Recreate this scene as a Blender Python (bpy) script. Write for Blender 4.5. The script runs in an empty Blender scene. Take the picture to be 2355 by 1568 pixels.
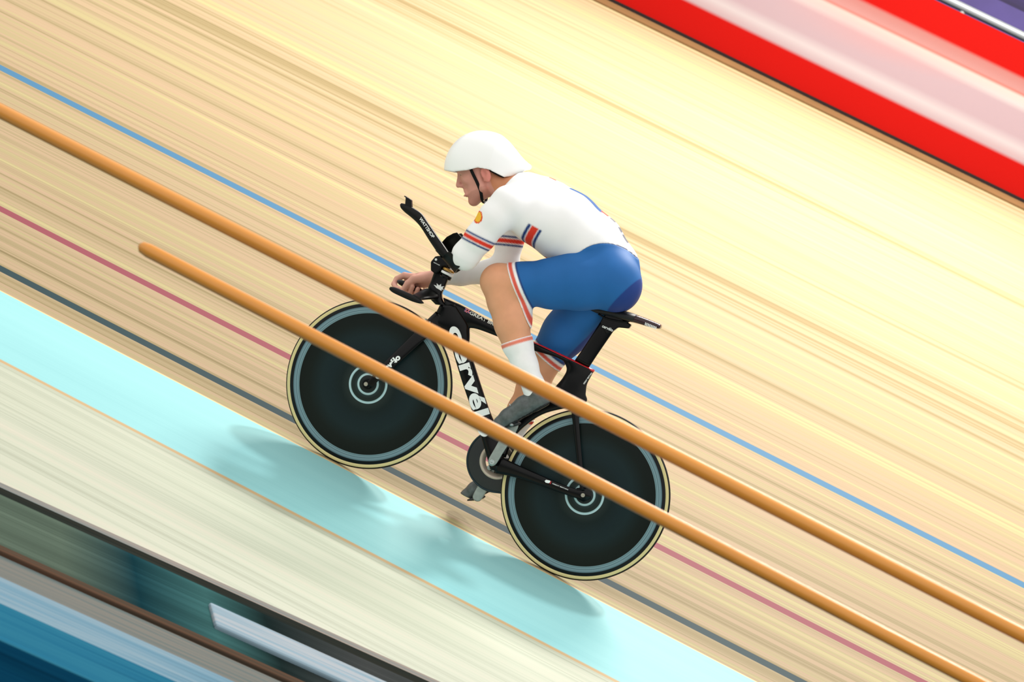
import bpy, bmesh, math, random
import numpy as np
from mathutils import Vector, Matrix
random.seed(7)
scene = bpy.context.scene
COL = scene.collection
W, H = 2355, 1568

# ---------------------------------------------------------------- camera geometry (solved from the wheels and the track lines)
yaw, pitch, roll, dist, FPX, AX, AZ = 0.1614, 0.0711, 0.4572, 14.4226, 8444.0, -0.0452, 0.7446
FWD = np.array([-math.sin(yaw)*math.cos(pitch), math.cos(yaw)*math.cos(pitch), -math.sin(pitch)])
_r = np.cross(FWD, [0, 0, 1.0]); _r /= np.linalg.norm(_r); _u = np.cross(_r, FWD)
RT = math.cos(roll)*_r + math.sin(roll)*_u
UP = -math.sin(roll)*_r + math.cos(roll)*_u
CAM = np.array([AX, 0, AZ]) - FWD*dist
def ray(px, py): return FWD + RT*(px-W/2)/FPX + UP*(H/2-py)/FPX
def P(px, py, y=0.0):
    d = ray(px, py); return CAM + d*((y-CAM[1])/d[1])
def G(px, py, z):
    d = ray(px, py); return CAM + d*((z-CAM[2])/d[2])
BANK = math.radians(13)
CB, SB = math.cos(BANK), math.sin(BANK)
PX = 14.2/FPX                                    # metres per photo pixel at the rider

# ---------------------------------------------------------------- materials
MATS = {}
def lin(c):
    return [((v/255)/12.92 if v/255 <= .04045 else ((v/255+.055)/1.055)**2.4) for v in c]
def mat(name, rgb, rough=.5, spec=.5, metal=0, noise=0, nscale=40, coat=0, sss=0, bump=0, vcol=False):
    if name in MATS: return MATS[name]
    m = bpy.data.materials.new(name); m.use_nodes = True
    nt = m.node_tree; b = nt.nodes['Principled BSDF']
    c = (*lin(rgb), 1)
    b.inputs['Base Color'].default_value = c
    b.inputs['Roughness'].default_value = rough
    b.inputs['Specular IOR Level'].default_value = spec
    b.inputs['Metallic'].default_value = metal
    b.inputs['Coat Weight'].default_value = coat
    b.inputs['Coat Roughness'].default_value = .08
    if sss:
        b.inputs['Subsurface Weight'].default_value = sss
        b.inputs['Subsurface Radius'].default_value = (.012, .005, .003)
        b.inputs['Subsurface Scale'].default_value = 1
    tc = nt.nodes.new('ShaderNodeTexCoord')
    nz = nt.nodes.new('ShaderNodeTexNoise'); nz.inputs['Scale'].default_value = nscale; nz.inputs['Detail'].default_value = 4
    nt.links.new(tc.outputs['Object'], nz.inputs['Vector'])
    mx = nt.nodes.new('ShaderNodeMix'); mx.data_type = 'RGBA'; mx.blend_type = 'MULTIPLY'
    mr = nt.nodes.new('ShaderNodeMapRange')
    mr.inputs['To Min'].default_value = 1-noise; mr.inputs['To Max'].default_value = 1+noise*.5
    mr.inputs['From Min'].default_value = .3; mr.inputs['From Max'].default_value = .7
    nt.links.new(nz.outputs['Fac'], mr.inputs['Value'])
    mx.inputs[0].default_value = 1.0
    if vcol:
        at = nt.nodes.new('ShaderNodeAttribute'); at.attribute_name = 'dye'
        nt.links.new(at.outputs['Color'], mx.inputs[6])
    else:
        mx.inputs[6].default_value = c
    nt.links.new(mr.outputs['Result'], mx.inputs[7])
    nt.links.new(mx.outputs[2], b.inputs['Base Color'])
    if bump:
        bp = nt.nodes.new('ShaderNodeBump'); bp.inputs['Strength'].default_value = bump; bp.inputs['Distance'].default_value = .002
        nt.links.new(nz.outputs['Fac'], bp.inputs['Height']); nt.links.new(bp.outputs['Normal'], b.inputs['Normal'])
    MATS[name] = m
    return m

def streak(name, stops, scales, rough=.5, spec=.3, xs=.12, bands=None, axis=1, amp=1.0, extra=None):
    """Boards laid along X: grain noise stretched along X. stops = colour ramp; scales = (across, weight) list."""
    m = bpy.data.materials.new(name); m.use_nodes = True
    nt = m.node_tree; L = nt.links; N = nt.nodes
    b = N['Principled BSDF']; b.inputs['Roughness'].default_value = rough; b.inputs['Specular IOR Level'].default_value = spec
    tc = N.new('ShaderNodeTexCoord')
    tot = None
    for i, (s, w) in enumerate(scales):
        mp = N.new('ShaderNodeMapping')
        sc = [xs*(1+.3*i), s, s]
        mp.inputs['Scale'].default_value = sc
        mp.inputs['Location'].default_value = (3.1*i, 7.7*i, 0)
        L.new(tc.outputs['Object'], mp.inputs['Vector'])
        nz = N.new('ShaderNodeTexNoise'); nz.inputs['Scale'].default_value = 1; nz.inputs['Detail'].default_value = 3
        L.new(mp.outputs['Vector'], nz.inputs['Vector'])
        k = N.new('ShaderNodeMath'); k.operation = 'MULTIPLY_ADD'; k.inputs[1].default_value = w; 
        sb = N.new('ShaderNodeMath'); sb.operation = 'SUBTRACT'; sb.inputs[1].default_value = .5
        L.new(nz.outputs['Fac'], sb.inputs[0]); L.new(sb.outputs[0], k.inputs[0])
        if tot is None: k.inputs[2].default_value = .5
        else: L.new(tot, k.inputs[2])
        tot = k.outputs[0]
    cr = N.new('ShaderNodeValToRGB'); e = cr.color_ramp.elements
    while len(e) < len(stops): e.new(.5)
    for el, (p, c) in zip(e, stops): el.position = p; el.color = (*lin(c), 1)
    L.new(tot, cr.inputs['Fac'])
    out = cr.outputs['Color']
    if extra: out = extra(nt, tc, out)
    L.new(out, b.inputs['Base Color'])
    MATS[name] = m
    return m

# ---------------------------------------------------------------- object helpers
def link(name, me, m=None, parent=None, smooth=True, **props):
    o = bpy.data.objects.new(name, me); COL.objects.link(o)
    if m is not None and me is not None and not me.materials: me.materials.append(m)
    if me is not None and smooth: me.polygons.foreach_set('use_smooth', [True]*len(me.polygons))
    if parent is not None:
        o.parent = parent
        if parent.type == 'EMPTY': o.matrix_parent_inverse = Matrix.Translation(-Vector(parent.location))
    for k, v in props.items(): o[k] = v
    return o
def pydata(name, v, f):
    me = bpy.data.meshes.new(name); me.from_pydata([tuple(map(float, p)) for p in v], [], f); me.update(); return me
def thing(name, label, cat, loc=(0, 0, 0), group=None):
    o = bpy.data.objects.new(name, None); COL.objects.link(o); o.location = loc; o.empty_display_size = .1
    o['label'] = label; o['category'] = cat
    if group: o['group'] = group
    bpy.context.view_layer.update()
    return o
def edgesplit(o, ang=35):
    md = o.modifiers.new('es', 'EDGE_SPLIT'); md.split_angle = math.radians(ang)
def bevel(o, w, seg=3):
    md = o.modifiers.new('bv', 'BEVEL'); md.width = w; md.segments = seg; md.limit_method = 'ANGLE'; md.angle_limit = math.radians(40)
    return o

def box_me(name, x0, x1, y0, y1, z0, z1):
    v = [(x, y, z) for x in (x0, x1) for y in (y0, y1) for z in (z0, z1)]
    f = [(0, 1, 3, 2), (4, 6, 7, 5), (0, 4, 5, 1), (2, 3, 7, 6), (0, 2, 6, 4), (1, 5, 7, 3)]
    return pydata(name, v, f)

def catmull(pts, n):
    pts = [np.array(p, float) for p in pts]
    out = []
    for i in range(len(pts)-1):
        p0 = pts[i-1] if i > 0 else 2*pts[0]-pts[1]
        p1, p2 = pts[i], pts[i+1]
        p3 = pts[i+2] if i+2 < len(pts) else 2*pts[-1]-pts[-2]
        for k in range(n):
            t = k/n
            out.append(.5*((2*p1)+(-p0+p2)*t+(2*p0-5*p1+4*p2-p3)*t*t+(-p0+3*p1-3*p2+p3)*t**3))
    out.append(pts[-1]); return out

def rings_mesh(name, rings, closed=False):
    n = len(rings[0]); v = [p for r in rings for p in r]; f = []
    m = len(rings)
    for i in range(m if closed else m-1):
        a, b = i*n, ((i+1) % m)*n
        for j in range(n):
            k = (j+1) % n
            f.append((a+j, a+k, b+k, b+j))
    if not closed:
        f.append(tuple(range(n-1, -1, -1))); f.append(tuple((m-1)*n+j for j in range(n)))
    me = pydata(name, v, f)
    bm = bmesh.new(); bm.from_mesh(me); bmesh.ops.recalc_face_normals(bm, faces=bm.faces); bm.to_mesh(me); bm.free()
    return me

def sup(t, n):
    c, s = math.cos(t), math.sin(t)
    return (math.copysign(abs(c)**(2/n), c), math.copysign(abs(s)**(2/n), s))

def loft_me(name, st, n=2.6, N=28, sub=5):
    """st: stations of (A px, B px, half thickness, y centre): the two silhouette edges of a tube seen side on."""
    rows = []
    for A, B, h, yc in st:
        a, b = P(*A, yc), P(*B, yc)
        rows.append(np.r_[a, b, h])
    rows = catmull(rows, sub)
    rings = []
    for r in rows:
        a, b, h = r[:3], r[3:6], r[6]
        c, u = (a+b)/2, (b-a)/2
        ring = []
        for j in range(N):
            x, y = sup(2*math.pi*j/N, n)
            ring.append(c+u*x+np.array([0, h, 0])*y)
        rings.append(ring)
    return rings_mesh(name, rings)

def tube_me(name, pts, rad, N=14, sub=6, flat=None):
    pts = [np.array(p, float) for p in pts]
    if not hasattr(rad, '__len__'): rad = [rad]*len(pts)
    rows = catmull([np.r_[p, r] for p, r in zip(pts, rad)], sub)
    C = [r[:3] for r in rows]; rings = []
    ref = np.array([0, 1.0, 0])
    for i, r in enumerate(rows):
        t = C[min(i+1, len(C)-1)]-C[max(i-1, 0)]; t /= np.linalg.norm(t)
        rf = ref if abs(t@ref) < .9 else np.array([0, 0, 1.0])
        u = np.cross(t, rf); u /= np.linalg.norm(u); v = np.cross(t, u)
        fu, fv = flat or (1, 1)
        rings.append([C[i]+r[3]*(fu*math.cos(2*math.pi*j/N)*u+fv*math.sin(2*math.pi*j/N)*v) for j in range(N)])
    return rings_mesh(name, rings)

def prism_me(name, poly, y0, y1):
    """extrude a side-on outline (photo pixels, measured at the mid plane) between y0 and y1"""
    ym = (y0+y1)/2
    pts = [P(*p, ym) for p in poly]
    v = [(p[0], y0, p[2]) for p in pts]+[(p[0], y1, p[2]) for p in pts]
    n = len(poly)
    f = [tuple(range(n)), tuple(range(2*n-1, n-1, -1))]+[(i, n+i, n+(i+1) % n, (i+1) % n) for i in range(n)]
    me = pydata(name, v, f)
    bm = bmesh.new(); bm.from_mesh(me); bmesh.ops.recalc_face_normals(bm, faces=bm.faces); bm.to_mesh(me); bm.free()
    return me

def lathe_me(name, prof, N=96, closed=True):
    """prof: (radius, y) pairs turned about the Y axis"""
    v = []; f = []
    for j in range(N):
        a = 2*math.pi*j/N
        for r, y in prof: v.append((r*math.cos(a), y, r*math.sin(a)))
    n = len(prof)
    for j in range(N):
        k = (j+1) % N
        for i in range(n if closed else n-1):
            i2 = (i+1) % n
            f.append((j*n+i, k*n+i, k*n+i2, j*n+i2))
    me = pydata(name, v, f)
    bm = bmesh.new(); bm.from_mesh(me); bmesh.ops.remove_doubles(bm, verts=bm.verts, dist=1e-6); bmesh.ops.recalc_face_normals(bm, faces=bm.faces); bm.to_mesh(me); bm.free()
    return me

def text_me(name, s, p0, p1, height, y, bold=.02, up=None, flipup=False, depth=.0006):
    """lettering lying in an x-z plane; baseline from photo point p0 to p1, facing the infield"""
    a, b = P(*p0, y), P(*p1, y)
    D = b-a; D[1] = 0; wd = np.linalg.norm(D); D /= wd
    U = np.array([-D[2], 0, D[0]])                      # D x U = -Y
    c = bpy.data.curves.new(name, 'FONT'); c.body = s; c.size = 1; c.extrude = .01; c.offset = bold; c.resolution_u = 6
    t = bpy.data.objects.new(name, c); COL.objects.link(t)
    bpy.context.view_layer.update()
    me = bpy.data.meshes.new_from_object(t.evaluated_get(bpy.context.evaluated_depsgraph_get()))
    bpy.data.objects.remove(t)
    co = np.array([v.co[:] for v in me.vertices])
    lo, hi = co.min(0), co.max(0)
    sx = wd/(hi[0]-lo[0]); sy = height/.72
    out = a+np.outer((co[:, 0]-lo[0])*sx, D)+np.outer(co[:, 1]*sy, U)+np.outer(co[:, 2]/.01*depth, [0, -1, 0])
    me.vertices.foreach_set('co', out.astype(np.float32).ravel()); me.update()
    me.materials.clear()
    return me

# ---------------------------------------------------------------- implicit-surface modelling for the body
class Field:
    def __init__(s, lo, hi, h):
        s.lo = np.array(lo, float); s.h = h
        s.n = np.ceil((np.array(hi)-s.lo)/h).astype(int)+1
        s.ax = [s.lo[i]+h*np.arange(s.n[i]) for i in range(3)]
        s.S = np.full(s.n, .2, np.float32)
    def _sub(s, lo, hi, pad):
        i0 = np.maximum(np.floor((lo-pad-s.lo)/s.h).astype(int), 0); i1 = np.minimum(np.ceil((hi+pad-s.lo)/s.h).astype(int)+1, s.n)
        sl = tuple(slice(a, b) for a, b in zip(i0, i1))
        return sl, [s.ax[i][sl[i]].reshape([-1 if k == i else 1 for k in range(3)]) for i in range(3)]
    def _mix(s, sl, d, k):
        a = s.S[sl]
        if k <= 0: s.S[sl] = np.minimum(a, d); return
        h = np.maximum(k-np.abs(a-d), 0)/k
        s.S[sl] = np.minimum(a, d)-h*h*k*.25
    def cap(s, a, b, ra, rb, k=.02, ys=1.0):
        a, b = np.array(a, float), np.array(b, float); r = max(ra, rb)
        lo = np.minimum(a, b)-r; hi = np.maximum(a, b)+r
        m = (a[1]+b[1])/2
        lo[1] = min(a[1], b[1])-r*ys; hi[1] = max(a[1], b[1])+r*ys
        sl, (X, Y, Z) = s._sub(lo, hi, .05+k)
        q = (b-a)/np.array([1, ys, 1]); L2 = max(q@q, 1e-12)
        dx, dy, dz = X-a[0], (Y-a[1])/ys, Z-a[2]
        t = np.clip((dx*q[0]+dy*q[1]+dz*q[2])/L2, 0, 1)
        d = np.sqrt((dx-t*q[0])**2+(dy-t*q[1])**2+(dz-t*q[2])**2)-(ra+(rb-ra)*t)
        s._mix(sl, d.astype(np.float32), k)
    def chain(s, pts, rad, k=.015, ys=1.0):
        for i in range(len(pts)-1): s.cap(pts[i], pts[i+1], rad[i], rad[i+1], k, ys)
    def ell(s, c, r, axes=None, k=.02, cut=False):
        c, r = np.array(c, float), np.array(r, float); R = np.eye(3) if axes is None else np.array(axes, float)
        m = r.max(); sl, (X, Y, Z) = s._sub(c-m, c+m, .04+k)
        d = [X-c[0], Y-c[1], Z-c[2]]
        q = [(d[0]*R[i][0]+d[1]*R[i][1]+d[2]*R[i][2]) for i in range(3)]
        k0 = np.sqrt(sum((q[i]/r[i])**2 for i in range(3))); k1 = np.sqrt(sum((q[i]/r[i]**2)**2 for i in range(3)))
        v = (k0*(k0-1)/np.maximum(k1, 1e-9)).astype(np.float32)
        if cut:
            a = s.S[sl]; b = -v; h = np.maximum(k-np.abs(a-b), 0)/max(k, 1e-9); s.S[sl] = np.maximum(a, b)+h*h*k*.25
        else: s._mix(sl, v, k)
    def xz(s):
        return s.ax[0].reshape(-1, 1, 1), s.ax[1].reshape(1, -1, 1), s.ax[2].reshape(1, 1, -1)
    def copy(s):
        f = Field.__new__(Field); f.lo, f.h, f.n, f.ax, f.S = s.lo, s.h, s.n, s.ax, s.S.copy(); return f

def surface(name, F, S=None):
    """naive surface nets"""
    S = F.S if S is None else S
    S = S.copy(); big = np.float32(.05)
    for ax in range(3):
        for e in (0, -1):
            ix = [slice(None)]*3; ix[ax] = e; S[tuple(ix)] = big
    ins = S < 0
    nx, ny, nz = S.shape
    c = np.zeros((nx-1, ny-1, nz-1), np.uint8)
    offs = [(i, j, k) for i in (0, 1) for j in (0, 1) for k in (0, 1)]
    for i, j, k in offs: c += ins[i:nx-1+i, j:ny-1+j, k:nz-1+k]
    act = np.argwhere((c > 0) & (c < 8))
    vid = np.full(c.shape, -1, np.int32); vid[tuple(act.T)] = np.arange(len(act))
    vals = {o: S[act[:, 0]+o[0], act[:, 1]+o[1], act[:, 2]+o[2]] for o in offs}
    acc = np.zeros((len(act), 3)); cnt = np.zeros(len(act))
    for o in offs:
        for ax in range(3):
            if o[ax]: continue
            p = list(o); p[ax] = 1; p = tuple(p)
            a, b = vals[o], vals[p]; m = (a < 0) != (b < 0)
            t = np.where(m, a/np.where(m, a-b, 1), 0)
            v = np.tile(np.array(o, float), (len(act), 1)); v[:, ax] = t
            acc[m] += v[m]; cnt[m] += 1
    co = F.lo+F.h*(act+acc/cnt[:, None])
    faces = []
    for ax in range(3):
        sa = [slice(0, n) for n in S.shape]; sb = [slice(0, n) for n in S.shape]
        sa[ax] = slice(0, S.shape[ax]-1); sb[ax] = slice(1, S.shape[ax])
        A, B = ins[tuple(sa)], ins[tuple(sb)]
        e = np.argwhere(A != B)
        u, w = (ax+1) % 3, (ax+2) % 3
        e = e[(e[:, u] > 0) & (e[:, w] > 0) & (e[:, u] < S.shape[u]-1) & (e[:, w] < S.shape[w]-1)]
        def cell(du, dw):
            q = e.copy(); q[:, u] -= du; q[:, w] -= dw; return vid[tuple(q.T)]
        q = np.stack([cell(1, 1), cell(0, 1), cell(0, 0), cell(1, 0)], 1)
        fl = ~A[tuple(e.T)]
        q[fl] = q[fl][:, ::-1]
        faces.append(q)
    q = np.concatenate(faces).astype(np.int32)
    me = bpy.data.meshes.new(name)
    me.vertices.add(len(co)); me.vertices.foreach_set('co', co.astype(np.float32).ravel())
    me.loops.add(q.size); me.loops.foreach_set('vertex_index', q.ravel())
    me.polygons.add(len(q)); me.polygons.foreach_set('loop_start', np.arange(0, q.size, 4, dtype=np.int32))
    me.update(calc_edges=True); me.validate()
    return me

def dye(me, fn):
    co = np.empty(len(me.vertices)*3, np.float32); me.vertices.foreach_get('co', co); co = co.reshape(-1, 3)
    col = fn(co); a = me.color_attributes.new('dye', 'FLOAT_COLOR', 'POINT')
    a.data.foreach_set('color', np.c_[col, np.ones(len(col))].astype(np.float32).ravel())

# ================================================================ SETTING
def band(nt, tc, out, specs):
    N, L = nt.nodes, nt.links
    sp = N.new('ShaderNodeSeparateXYZ'); L.new(tc.outputs['Object'], sp.inputs[0])
    for c, w, rgb, soft in specs:
        d = N.new('ShaderNodeMath'); d.operation = 'SUBTRACT'; d.inputs[1].default_value = c; L.new(sp.outputs['Y'], d.inputs[0])
        a = N.new('ShaderNodeMath'); a.operation = 'ABSOLUTE'; L.new(d.outputs[0], a.inputs[0])
        r = N.new('ShaderNodeMapRange'); r.inputs['From Min'].default_value = w-soft; r.inputs['From Max'].default_value = w+soft
        r.inputs['To Min'].default_value = 1; r.inputs['To Max'].default_value = 0; L.new(a.outputs[0], r.inputs['Value'])
        m = N.new('ShaderNodeMix'); m.data_type = 'RGBA'; L.new(r.outputs['Result'], m.inputs[0]); L.new(out, m.inputs[6]); m.inputs[7].default_value = (*lin(rgb), 1)
        out = m.outputs[2]
    return out
XS0, XS1 = -30, 30
WOOD = streak('maple_boards', [(.16, (101, 89, 61)), (.32, (129, 113, 80)), (.42, (143, 128, 96)), (.50, (161, 137, 111)), (.57, (148, 135, 100)), (.66, (165, 154, 111)), (.76, (163, 142, 113)), (.88, (179, 170, 128))],
              [(1.1, .62), (5, .78), (17, .6), (60, .34), (150, .14)], rough=.6, spec=.06, xs=.045,
              extra=lambda nt, tc, out: band(nt, tc, out, [(.2116, .034, (38, 58, 62), .002), (.8786, .034, (128, 66, 74), .002), (2.7283, .042, (66, 108, 138), .002)]))
def slab(name, s0, s1, m, thick=.05, lift=0.0):
    me = box_me(name, XS0, XS1, s0, s1, -thick, lift)
    o = link(name, me, m, smooth=False, kind='structure'); o.rotation_euler = (BANK, 0, 0); return o
S_IN, S_LOW, S_OUT = -.0172, -.7253, 10.40
slab('floor', S_IN, S_OUT, WOOD)
AZUR = streak('azure_paint', [(.2, (120, 172, 176)), (.5, (136, 188, 190)), (.8, (147, 197, 197))], [(2, .5), (14, .25), (60, .15)], rough=.55, spec=.08, xs=.2,
              extra=lambda nt, tc, out: band(nt, tc, out, [(S_LOW+.004, .022, (172, 146, 108), .006), (S_IN-.004, .006, (205, 180, 130), .002)]))
slab('floor', S_LOW, S_IN, AZUR, lift=0.0).name = 'floor_azure_band'
ZA = S_LOW*SB; YA = S_LOW*CB
def ground_poly(name, pix, z, m, thick=.03, **props):
    pts = [G(*p, z) for p in pix]
    v = [(p[0], p[1], z) for p in pts]+[(p[0], p[1], z-thick) for p in pts]; n = len(pts)
    f = [tuple(range(n)), tuple(range(2*n-1, n-1, -1))]+[(i, n+i, n+(i+1) % n, (i+1) % n) for i in range(n)]
    me = pydata(name, v, f); bm = bmesh.new(); bm.from_mesh(me); bmesh.ops.recalc_face_normals(bm, faces=bm.faces); bm.to_mesh(me); bm.free()
    return link(name, me, m, smooth=False, **props)
APRON = streak('apron_boards', [(.1, (122, 122, 100)), (.35, (152, 156, 138)), (.5, (168, 172, 154)), (.65, (176, 172, 156)), (.9, (190, 196, 176))],
               [(1.6, .55), (8, .55), (40, .4), (140, .25)], rough=.55, spec=.12, xs=.12)
# apron between the azure band and the slanting infield edge
E0, E1 = G(0, 1113, ZA), G(1000, 1566, ZA)
dE = (E1-E0)/np.linalg.norm(E1-E0); EL, ER = E0-dE*20, E0+dE*9
me = pydata('apron', [(XS0, YA, ZA), (EL[0], EL[1], ZA), (ER[0], ER[1], ZA), (XS1, ER[1], ZA), (XS1, YA, ZA)], [(0, 1, 2, 3, 4)])
link('floor_apron', me, APRON, smooth=False, kind='structure')
# infield strip, mats and edging: long strips that follow the infield edge
def strip_px(name, y0, y1, m, x0=None, x1=None, h=.02, slope=.462, **props):
    """y0,y1: photo heights at the left margin; the strip follows the infield edge"""
    a0, a1 = G(0, y0, ZA), G(0, y1, ZA)
    nrm = np.array([-dE[1], dE[0], 0]); o0 = (a0-E0)@nrm; o1 = (a1-E0)@nrm
    A = -14 if x0 is None else (G(x0, y0+x0*slope, ZA)-E0)@dE
    B = 7 if x1 is None else (G(x1, y0+x1*slope, ZA)-E0)@dE
    me = box_me(name, A, B, o1, o0, 0, h)
    o = link(name, me, m, smooth=False, **props)
    o.matrix_world = Matrix.Translation(Vector(E0))@Matrix.Rotation(math.atan2(dE[1], dE[0]), 4, 'Z')
    bevel(o, .006, 2)
    return o
def soft(name, rgb, lo=.72, xs=.35, rough=.6):
    rgb = tuple(v*.80 for v in rgb); d = tuple(v*.55 for v in rgb); l = tuple(min(255, v*1.32) for v in rgb); m_ = (rgb[0]*.78, rgb[1]*.9, rgb[2]*.95)
    return streak(name, [(.15, d), (.38, m_), (.52, rgb), (.66, m_), (.88, l)], [(3, .9), (14, .8), (50, .5)], rough=.8, spec=0, xs=xs)
nrm = np.array([-dE[1], dE[0], 0])
me = pydata('infield', [tuple(E0-dE*20), tuple(E0+dE*12), tuple(E0+dE*12-nrm*9), tuple(E0-dE*20-nrm*9)], [(0, 1, 2, 3)])
for v in me.vertices: v.co.z = ZA-.004
link('floor_infield', me, soft('infield_grey_green', (104, 116, 108)), smooth=False, kind='structure')
strip_px('trim_1', 1113, 1128, soft('edging_light', (170, 156, 146)), h=.006, kind='structure')
strip_px('trim_2', 1129, 1150, soft('edging_dark', (50, 50, 44)), h=.012, kind='structure')
def fade(nt, tc, out):
    N, L = nt.nodes, nt.links
    sp = N.new('ShaderNodeSeparateXYZ'); L.new(tc.outputs['Object'], sp.inputs[0])
    mr = N.new('ShaderNodeMapRange'); mr.inputs['From Min'].default_value = -1; mr.inputs['From Max'].default_value = 2.5; L.new(sp.outputs['X'], mr.inputs['Value'])
    cr = N.new('ShaderNodeValToRGB'); L.new(mr.outputs[0], cr.inputs[0]); e = cr.color_ramp.elements
    st = [(0, (92, 104, 90)), (.34, (84, 98, 86)), (.41, (22, 54, 62)), (.48, (58, 96, 96)), (.54, (26, 38, 38)), (.64, (66, 68, 68)), (1, (46, 56, 56))]
    while len(e) < len(st): e.new(.5)
    for el, (p, c) in zip(e, st): el.position = p; el.color = (*lin(c), 1)
    mx = N.new('ShaderNodeMix'); mx.data_type = 'RGBA'; mx.blend_type = 'OVERLAY'; mx.inputs[0].default_value = .55
    L.new(cr.outputs[0], mx.inputs[6]); L.new(out, mx.inputs[7]); return mx.outputs[2]
MF = streak('mat_mottled', [(.15, (50, 50, 50)), (.5, (124, 128, 126)), (.85, (200, 200, 200))], [(3, .9), (14, .8), (50, .5)], rough=.8, spec=0, xs=.35, extra=fade)
strip_px('floor_mat', 1152, 1276, MF, h=.02, label='mottled grey-green and dark teal floor mat along the dark edging', category='floor mat', group='mats along the infield edge')
strip_px('cable_cover', 1278, 1291, soft('cover_brown', (104, 78, 62)), h=.03, label='thin brown cable cover running past the lower edge of the mats', category='cable cover')
strip_px('floor_mat', 1294, 1345, soft('mat_warm_grey', (140, 136, 128)), h=.02, label='narrow warm grey floor mat below the thin brown cable cover', category='floor mat', group='mats along the infield edge')
strip_px('floor_mat', 1348, 1412, soft('mat_pale_blue', (150, 176, 190)), h=.025, label='pale blue-grey floor mat above the bright blue one', category='floor mat', group='mats along the infield edge')
strip_px('floor_mat', 1414, 1500, soft('mat_blue', (50, 124, 152)), h=.03, label='bright blue floor mat in the lower left corner', category='floor mat', group='mats along the infield edge')
strip_px('floor_mat', 1502, 1700, soft('mat_navy', (8, 58, 84)), h=.03, label='navy blue floor mat filling the bottom left corner', category='floor mat', group='mats along the infield edge')
strip_px('floor_mat', 1192, 1240, soft('mat_silver', (190, 196, 202)), h=.032, x0=474, label='silver grey floor mat strip lying on the mottled mat', category='floor mat', group='mats along the infield edge')

# outer edge of the track: capping board, shadow gap, advertising board
slab('trim_3', 10.22, 10.40, mat('kerb_wood', (112, 84, 52), .6, .2, noise=.15, nscale=3), lift=.012)
YB, ZB = S_OUT*CB, S_OUT*SB
link('trim_4', box_me('trim_4', XS0, XS1, YB-.02, YB+.2, ZB-.1, ZB+.03), mat('gap_shade', (26, 14, 12), .7, .2), smooth=False, kind='structure')  # near-black strip, its colour stands in for the shade in the gap
zt = P(2355, 98, YB)[2]; HB = zt-ZB
b0 = thing('advertising_board', 'long red advertising board with pale pink blurred lettering band above the track', 'advertising board', (0, YB, ZB))
def adv(nt, tc, out):
    N, L = nt.nodes, nt.links
    return out
def board_mat():
    m = bpy.data.materials.new('board_print'); m.use_nodes = True; nt = m.node_tree; N, L = nt.nodes, nt.links
    b = N['Principled BSDF']; b.inputs['Roughness'].default_value = .45; b.inputs['Specular IOR Level'].default_value = .1
    tc = N.new('ShaderNodeTexCoord'); sp = N.new('ShaderNodeSeparateXYZ'); L.new(tc.outputs['Object'], sp.inputs[0])
    mp = N.new('ShaderNodeMapping'); mp.inputs['Scale'].default_value = (.35, 1, 2.2); L.new(tc.outputs['Object'], mp.inputs[0])
    nz = N.new('ShaderNodeTexNoise'); nz.inputs['Scale'].default_value = 1.6; nz.inputs['Detail'].default_value = 1; L.new(mp.outputs[0], nz.inputs[0])
    def math_(op, a, b_=None, c=None):
        k = N.new('ShaderNodeMath'); k.operation = op
        for i, v in enumerate((a, b_, c)):
            if v is None: continue
            if isinstance(v, (int, float)): k.inputs[i].default_value = v
            else: L.new(v, k.inputs[i])
        return k.outputs[0]
    z = math_('SUBTRACT', sp.outputs['Z'], ZB); z = math_('DIVIDE', z, HB)
    cr = N.new('ShaderNodeValToRGB'); L.new(z, cr.inputs[0]); e = cr.color_ramp.elements
    st = [(0, (150, 5, 0)), (.235, (150, 5, 0)), (.26, (148, 128, 132)), (.33, (160, 150, 152)), (.40, (146, 126, 132)), (.56, (146, 126, 132)), (.60, (162, 152, 152)),
          (.655, (169, 157, 151)), (.675, (155, 86, 77)), (.69, (148, 106, 103)), (.765, (146, 94, 90)), (.79, (148, 5, 0)), (1, (148, 5, 0))]
    while len(e) < len(st): e.new(.5)
    for el, (p, c) in zip(e, st): el.position = p; el.color = (*lin(c), 1)
    mx = N.new('ShaderNodeMix'); mx.data_type = 'RGBA'
    f = math_('MULTIPLY_ADD', nz.outputs[0], 1.6, -.72); f = math_('MINIMUM', math_('MAXIMUM', f, 0), .35)
    in1 = math_('GREATER_THAN', z, .27); in2 = math_('LESS_THAN', z, .76); f = math_('MULTIPLY', f, math_('MULTIPLY', in1, in2))
    L.new(f, mx.inputs[0]); L.new(cr.outputs[0], mx.inputs[6]); mx.inputs[7].default_value = (*lin((164, 116, 114)), 1)
    L.new(mx.outputs[2], b.inputs['Base Color']); return m
link('board_panel', box_me('board_panel', XS0, XS1, YB, YB+.05, ZB+.03, ZB+HB), board_mat(), b0, smooth=False)
link('board_backing', box_me('board_backing', XS0, XS1, YB+.05, YB+.25, ZB, ZB+HB-.05), mat('backing', (90, 92, 100), .6), b0, smooth=False)
hr = thing('handrail', 'silver tubular handrail running behind the top of the red board', 'handrail', (0, YB+.4, ZB))
link('rail', tube_me('rail', [(XS0, YB+.4, ZB+HB+.06), (XS1, YB+.4, ZB+HB+.06)], .03, sub=1), mat('rail_silver', (138, 142, 144), .35, .5, .3), hr)
for i in range(-9, 10):
    link('rail_post', tube_me('rail_post', [(i*3.0, YB+.4, ZB-.1), (i*3.0, YB+.4, ZB+HB+.06)], .02, sub=1, N=10), MATS['rail_silver'], hr)
link('wall_stand', box_me('wall_stand', XS0, XS1, YB+2.2, YB+2.4, 0, 9), streak('stand_dark', [(.2, (14, 10, 16)), (.5, (30, 22, 44)), (.8, (64, 48, 110))], [(2, .6), (9, .5)], xs=.3), smooth=False, kind='structure')
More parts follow.
